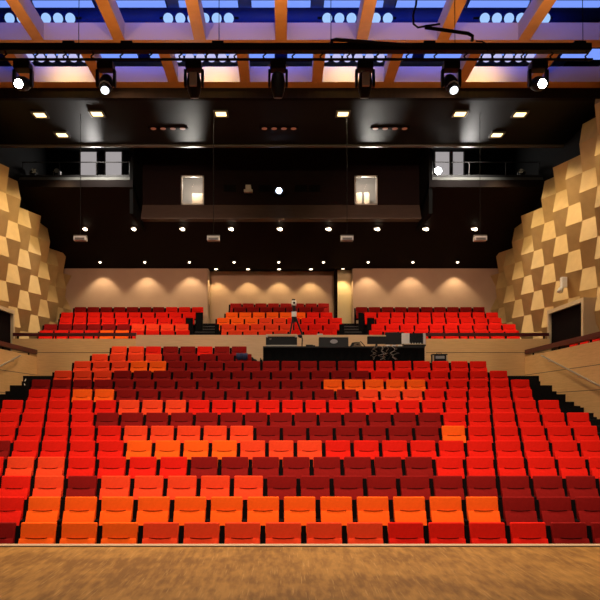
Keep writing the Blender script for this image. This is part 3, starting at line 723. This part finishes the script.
MB().tube(pts, .016, n=5).build('coil', BLACK, t); MB().tube([pts[-1], (.12, -.1, .16), (.22, -.05, .07), (.26, 0, .02)], .014, n=5).build('loose_end', BLACK, t)
def monitor(pc, hwpx, ytop, back, label, mat=BLACK, dy=.3, top=None):
    hw_ = XX(pc + hwpx, DD + dy) - XX(pc, DD + dy); h = ZZ(ytop, DD + dy) - DT
    t = thing('computer_monitor', label, 'monitor', (XX(pc, DD + dy), DD + dy, DT), 0, 'monitors on the mixing desk')
    MB().box(-hw_, hw_, -.02, .03, .09, h, bev=.008).build('screen_housing', mat, t)
    MB().box(-.03, .03, -.0, .04, .012, .12).build('stem', BLACK, t); MB().box(-.13, .13, -.08, .12, .001, .014).build('foot', BLACK, t)
    if top: MB().box(-hw_, hw_, -.03, .04, h, h + .035, bev=.005).build('top_edge', top, t)
    return t, hw_, h
monitor(376.5, 9.3, 336.5, True, 'left black monitor back with a pale top edge on the mixing desk', top=OAKF)
monitor(394.5, 9.5, 332.3, True, 'tall middle black monitor back on the mixing desk', dy=.42)
t, hw_, h = monitor(413.5, 11.8, 333.3, True, 'right monitor showing a pale surround on the mixing desk', mat=WHITE, dy=.3)
MB().box(-.12, hw_ - .07, -.034, -.021, .085, h + .004).build('panel', SCREEN, t)
t = thing('mixing_console', 'small mixer with pale edge strips at the right of the desk', 'mixer', (dx(413), DD + .12, DT))
w = dx(424) - dx(413)
MB().prism([(-.1, .003), (-.1, .06), (.1, .09), (.1, .003)], -w, w, bev=.005).build('body', BLACK, t)
MB().box(-w, w, -.108, -.1, .05, .07).build('front_strip', OAKF, t)
for i in range(7): MB().box(-w + .04 + i * .075, -w + .06 + i * .075, -.03, .03, .08, .105).build('fader', WHITE, t)
for j, (px, wd) in enumerate(((387, .1), (393, .09), (399, .1))):
    tag(MB().box(dx(px) - wd / 2, dx(px) + wd / 2, DD + .06, DD + .22, DT + .002, DT + .045, bev=.008).build('paper_stack', WHITE), 'small white papers on the desk below the middle monitor, %s from the left' % ORD[j + 1], 'papers', 'white papers on the desk')
for j, (px, l) in enumerate(((313, .12), (309, .2))):
    tag(MB().box(dx(px) - l / 2, dx(px) + l / 2, DD + .2 - .16 * j, DD + .3 - .16 * j, DT + .002, DT + .05, bev=.01).build('receiver_box', BLACK), ('low black box left of the wedge loudspeaker', 'flat black box at the desk edge between rack and wedge loudspeaker')[j], 'box')
# tangle of cables in front of the desk
rnd = random.Random(7)
bz0 = DT - .5
for j in range(9):
    xa = dx(373 + j * 2.4); pts = [Vector((xa, DD + .02, DT + .009)), Vector((xa, DD - .05 - .018 * j, DT - .03))]
    for s in range(1, 7): pts.append(Vector((xa + rnd.uniform(-.13, .13), DD - .05 - .018 * j, DT - .03 - s * .06)))
    tag(MB().tube(pts, .009, n=5).build('desk_cable', (GREYM, CABLED, BLACK, CABLEW)[j % 4]), 'thin pale cable in the tangle hanging from the front of the mixing desk', 'cable', 'cables hanging from the desk')
# flight case on the floor right of the desk
t = thing('amplifier_case', 'small black amplifier case with a pale frame standing right of the mixing desk', 'case', (XX(439, 20.6), 20.6, fl(13)+.001))
h = ZZ(354.3, 20.6) - fl(13)
MB().box(-.21, .21, -.14, .14, 0, h - .03, bev=.012).build('body', BLACK, t); MB().box(-.22, .22, -.155, .15, h - .03, h, bev=.01).build('lid', BLACK, t)
for s in (-1, 1): MB().box(s * .2 - .02, s * .2 + .02, -.16, -.14, .03, h - .04).build('edge_strip', OAKF, t)
MB().box(-.13, .13, -.148, -.14, h - .14, h - .06).build('label_plate', LABELW, t)
MB().tube([(-.07, 0, h), (-.07, 0, h + .04), (.07, 0, h + .04), (.07, 0, h)], .012, n=6).build('handle', BLACK, t)
# jacket over the last seat of the lower short row, cloth beside it
p = at(241, 356.5, ROWD[12] - .14)
m_ = MB(); 
rr = random.Random(3)
def cloth(m_, cx, cy, cz, w, d, h):
    bmesh.ops.create_icosphere(m_.bm, subdivisions=3, radius=1)
    for v in m_.bm.verts:
        k = 1 + .16 * math.sin(5 * v.co.x + 2) * math.cos(4 * v.co.y + 1) + .1 * math.sin(9 * v.co.z + 3 * v.co.x)
        v.co = Vector((cx + v.co.x * w * k, cy + v.co.y * d * k, cz + v.co.z * h * k))
    return m_
xs = XX(90.8 + 8.5 * 18, ROWD[12])
pr = [(-.085, .77), (-.03, .962), (.07, .978), (.105, .80), (.088, .80), (.066, .962), (-.006, .953), (-.06, .77)]
for i in range(8):   # folds of cloth hanging over the top of the backrest
    a = xs - .222 + i * .042; k = .012 * math.sin(i * 2.3); q = .03 * math.cos(i * 1.7)
    m_.prism([(ROWD[12] + y - (k if y < 0 else -k), fl(12) + z + (q if z < .9 else k * .5)) for y, z in pr], a, a + .0425)
t = tag(m_.build('jacket', NAVYC, None, True), 'dark blue jacket draped over the last seat of the lower short row', 'jacket')
for j, (px, w) in enumerate(((252.5, .17), (261, .065))):
    d = 20.9; c = at(px, 359, d)
    zf = fl(13); hh = (ZZ(356.8 if j == 0 else 357.6, d) - zf) / 2
    tag(cloth(MB(), c.x, d, zf + hh * .98, w, .12, hh * .86).build('dark_bag', MATTE, None, True), ('slumped black bag on the floor at the left of the mixing desk', 'small black bundle on the floor touching the mixing desk')[j], 'bag')

# camera tripod behind the parapet
TY = 23.0; c = at(294, 300, TY); tf = UZ[0] - HT
t = thing('camera_tripod', 'black tripod with a small white camera standing behind the pale parapet', 'tripod', (c.x, TY, tf))
hz = c.z - tf
def tz(py): return ZZ(py, TY) - tf
for k in range(3):
    a = R(90 + 120 * k + 30)
    f = Vector((math.cos(a) * .52, math.sin(a) * .4, 0))
    l = MB().tube([(0, 0, tz(313)), f * .5 + Vector((0, 0, tz(313) / 2)), f], [.035, .028, .018], n=7).build('leg', BLACK, t)
    MB().disc(f + Vector((0, 0, .02)), (0, 0, 1), .03, n=8, th=.02).build('foot', MATTE, l)
MB().tube([(0, 0, tz(330)), (0, 0, tz(303))], .02, n=8).build('centre_column', BLACK, t)
MB().box(-.07, .07, -.05, .05, tz(322), tz(317), bev=.01).build('leg_collar', BLACK, t)
MB().box(-.08, .08, -.11, .05, tz(317), tz(312), bev=.015).build('remote_unit', WHITE, t)
MB().box(-.05, .05, -.06, .06, tz(311), tz(306), bev=.01).build('pan_head', BLACK, t)
cm = MB().box(-.075, .075, -.14, .1, tz(305.8), tz(301), bev=.02).build('camera_body', WHITE, t)
MB().box(-.07, .04, -.12, .06, tz(301), tz(299.4), bev=.01).build('camera_top', BLACK, cm); MB().disc((.0, -.15, tz(303.5)), (0, -1, 0), .04, n=12).build('camera_lens', BLACK, cm)
MB().tube([(0, .05, tz(306.5)), (.1, .35, tz(308))], .012, n=6).build('pan_handle', BLACK, t)
# small things on the parapet top
for j, (px, w, m) in enumerate(((281, .22, BLACK), (320, .09, CABLEW))):
    c = at(px, 334.5, PD + .07)
    tag(MB().box(c.x - w, c.x + w, PD + .02, PD + .12, EZ + 2.372, EZ + 2.372 + .04, bev=.012).build('small_case', m), ('flat black case lying on the pale parapet below the tripod', 'small pale box on the parapet above the wedge loudspeaker')[j], 'case')
# black bag on the recess seats
for j, (x0, x1, py, k, lab) in enumerate(((195.9, 203, 312.5, 3, 'fourth row of the left rear block'), (186, 193, 318, 2, 'third row of the left rear block'),
        (358.4, 362.9, 312.5, 3, 'fourth row of the right rear block'), (367, 374, 318, 2, 'third row of the right rear block'),
        (215, 219.3, 324, 1, 'second middle row, left side'), (339.2, 344, 324, 1, 'second middle row, right side'))):
    d = UD[k] - .04; zf = UZ[k] - HT
    t = thing('row_end_panel', 'black panel at the aisle end of the ' + lab, 'panel', ((XX(x0, d) + XX(x1, d)) / 2, d, zf), 0, 'black row end panels')
    hw = (XX(x1, d) - XX(x0, d)) / 2
    MB().box(-hw, hw, -.1, .04, .0, HT - .03, bev=.01).build('panel', MATTE, t)
    MB().box(-hw, hw, -.09, .03, HT - .029, HT - .01, bev=.004).build('cap', FAB['D'], t)
# ------------------------------------------------------------------ lights
# unseen fill spots added above the stage to light the seats
for j, x in enumerate((-6, -3.6, -1.2, 1.2, 3.6, 6)):
    lamp('SPOT', 'added_seat_fill', (x, 6.5, EZ + 7.6), 500, (1, .86, .68), aim=(x * .9, 15.5, EZ - .6), size=.25, angle=75, blend=.8)
for x in (-4.5, 0, 4.5):
    lamp('SPOT', 'overhead_seat_fill', (x, 12.4, EZ + 8.7), 2100, (1, .84, .62), aim=(x, 10.6, 0), size=.25, angle=105, blend=.7)  # added overhead fill without a fixture, lifts the front seats
    lamp('SPOT', 'overhead_seat_fill_rear', (x, 19.0, EZ + 8.9), 750, (1, .84, .62), aim=(x, 17.0, 0), size=.25, angle=110, blend=.7)  # same added fill for the rows farther back
for x in (-3.5, 3.5):
    lamp('SPOT', 'stage_floor_fill', (x, 5.0, EZ + 7.5), 330, (1, .86, .66), aim=(x * .6, 6.2, EZ - 1.5), size=.3, angle=100, blend=.8)  # unseen spot added to lighten the stage floor
for x in (-5.5, -3.3, -1.1, 1.1, 3.3, 5.5):
    lamp('SPOT', 'front_row_fill', (x, 6.0, EZ + 8.0), 1150, (1, .84, .64), aim=(x * 1.1, 9.5, EZ - 1.6), size=.25, angle=56, blend=.9)  # extra unseen spots added to brighten the dark front rows
for s in (-1, 1):
    lamp('SPOT', 'back_wall_fill', (s * 4.4, 14.75, EZ + 7.25), 1700, (1, .62, .48), aim=(s * 4.6, 29.4, EZ + 5.3), size=.1, angle=44, blend=.9)  # unseen spot added behind the lighting bar to brighten the back wall
    lamp('SPOT', 'booth_window_spill', (s * 3.2, 26.0, EZ + 7.9), 430, (1, .95, .85), aim=(s * 3.0, 21.2, EZ + 8.75), size=.2, angle=18, blend=.9)
# unseen spots added at the lighting bar to brighten the orange beams
for x in (-5.2, -2.6, 0, 2.6, 5.2):
    lamp('SPOT', 'orange_beam_fill', (x, TD - .1, TZ + .3), 150, (1, .74, .42), aim=(x, 17.6, BZ), size=.1, angle=130, blend=.8)
for s in (-1, 1):
    lamp('SPOT', 'relief_wall_fill', (-s * 5.5, 18.9, EZ + 8.9), 1500, (1, .76, .46), aim=(s * 9.2, 23.0, EZ + 3.5), size=.2, angle=52, blend=.9)  # fill added across the hall to soften the relief wall contrast
# spots added to graze the relief walls from above
for s in (-1, 1):
    for d in (19.2, 21.6, 24.0):
        lamp('SPOT', 'wall_lamp', (s * 7.3, d, EZ + 8.4), 250, (1, .80, .46), aim=(s * 9.2, d + 1.2, EZ + 2.0), size=.1, angle=100, blend=.8)
# blue plenum light
lamp('AREA', 'blue_batten_light', (0, 15.3, EZ + 9.7), 270, (.04, .13, 1), aim=(0, 18.5, EZ + 11.4), size=15, size_y=.3)
lamp('AREA', 'blue_batten_light', (0, 18.2, EZ + 9.6), 190, (.04, .13, 1), aim=(0, 20.5, EZ + 11.4), size=15, size_y=.3)
lamp('AREA', 'beam_face_fill', (0, 13.3, EZ + 9.3), 7, (1.0, .42, .5), aim=(0, 17.0, EZ + 9.25), size=15, size_y=.2)  # hidden pink fill added to turn the beam faces purple
lamp('AREA', 'beam_face_fill', (0, 17.5, EZ + 9.2), 5, (1, .42, .6), aim=(0, 19.2, EZ + 9.22), size=15, size_y=.2)  # second hidden fill, added for the rear beam faces
for px in (70, 215, 345, 480):
    D = 19.2; x = XX(px, D)
    lamp('SPOT', 'bay_lamp', (x, 18.2, EZ + 9.25), 105, (1, .88, .30), aim=(x, 19.2, EZ + 9.2), size=.03, angle=105, blend=1)

w = bpy.data.worlds.new('hall_air'); S.world = w; w.use_nodes = True
w.node_tree.nodes['Background'].inputs[0].default_value = (.9, .75, .6, 1); w.node_tree.nodes['Background'].inputs[1].default_value = .006

# ------------------------------------------------------------------ camera
cd = bpy.data.cameras.new('camera'); cam = bpy.data.objects.new('camera', cd); COL.objects.link(cam)
cd.sensor_width = 36; cd.lens = 36 * F / 600; cd.shift_x = (300 - CX) / 600; cd.shift_y = (CY - 300) / 600
cd.clip_end = 100; cam.location = (0, 0, EZ); cam.rotation_euler = (R(90), 0, 0); S.camera = cam
vs = S.view_settings; vs.view_transform = 'Standard'; vs.look = 'None'; vs.exposure = 0; vs.gamma = 1; vs.use_curve_mapping = False
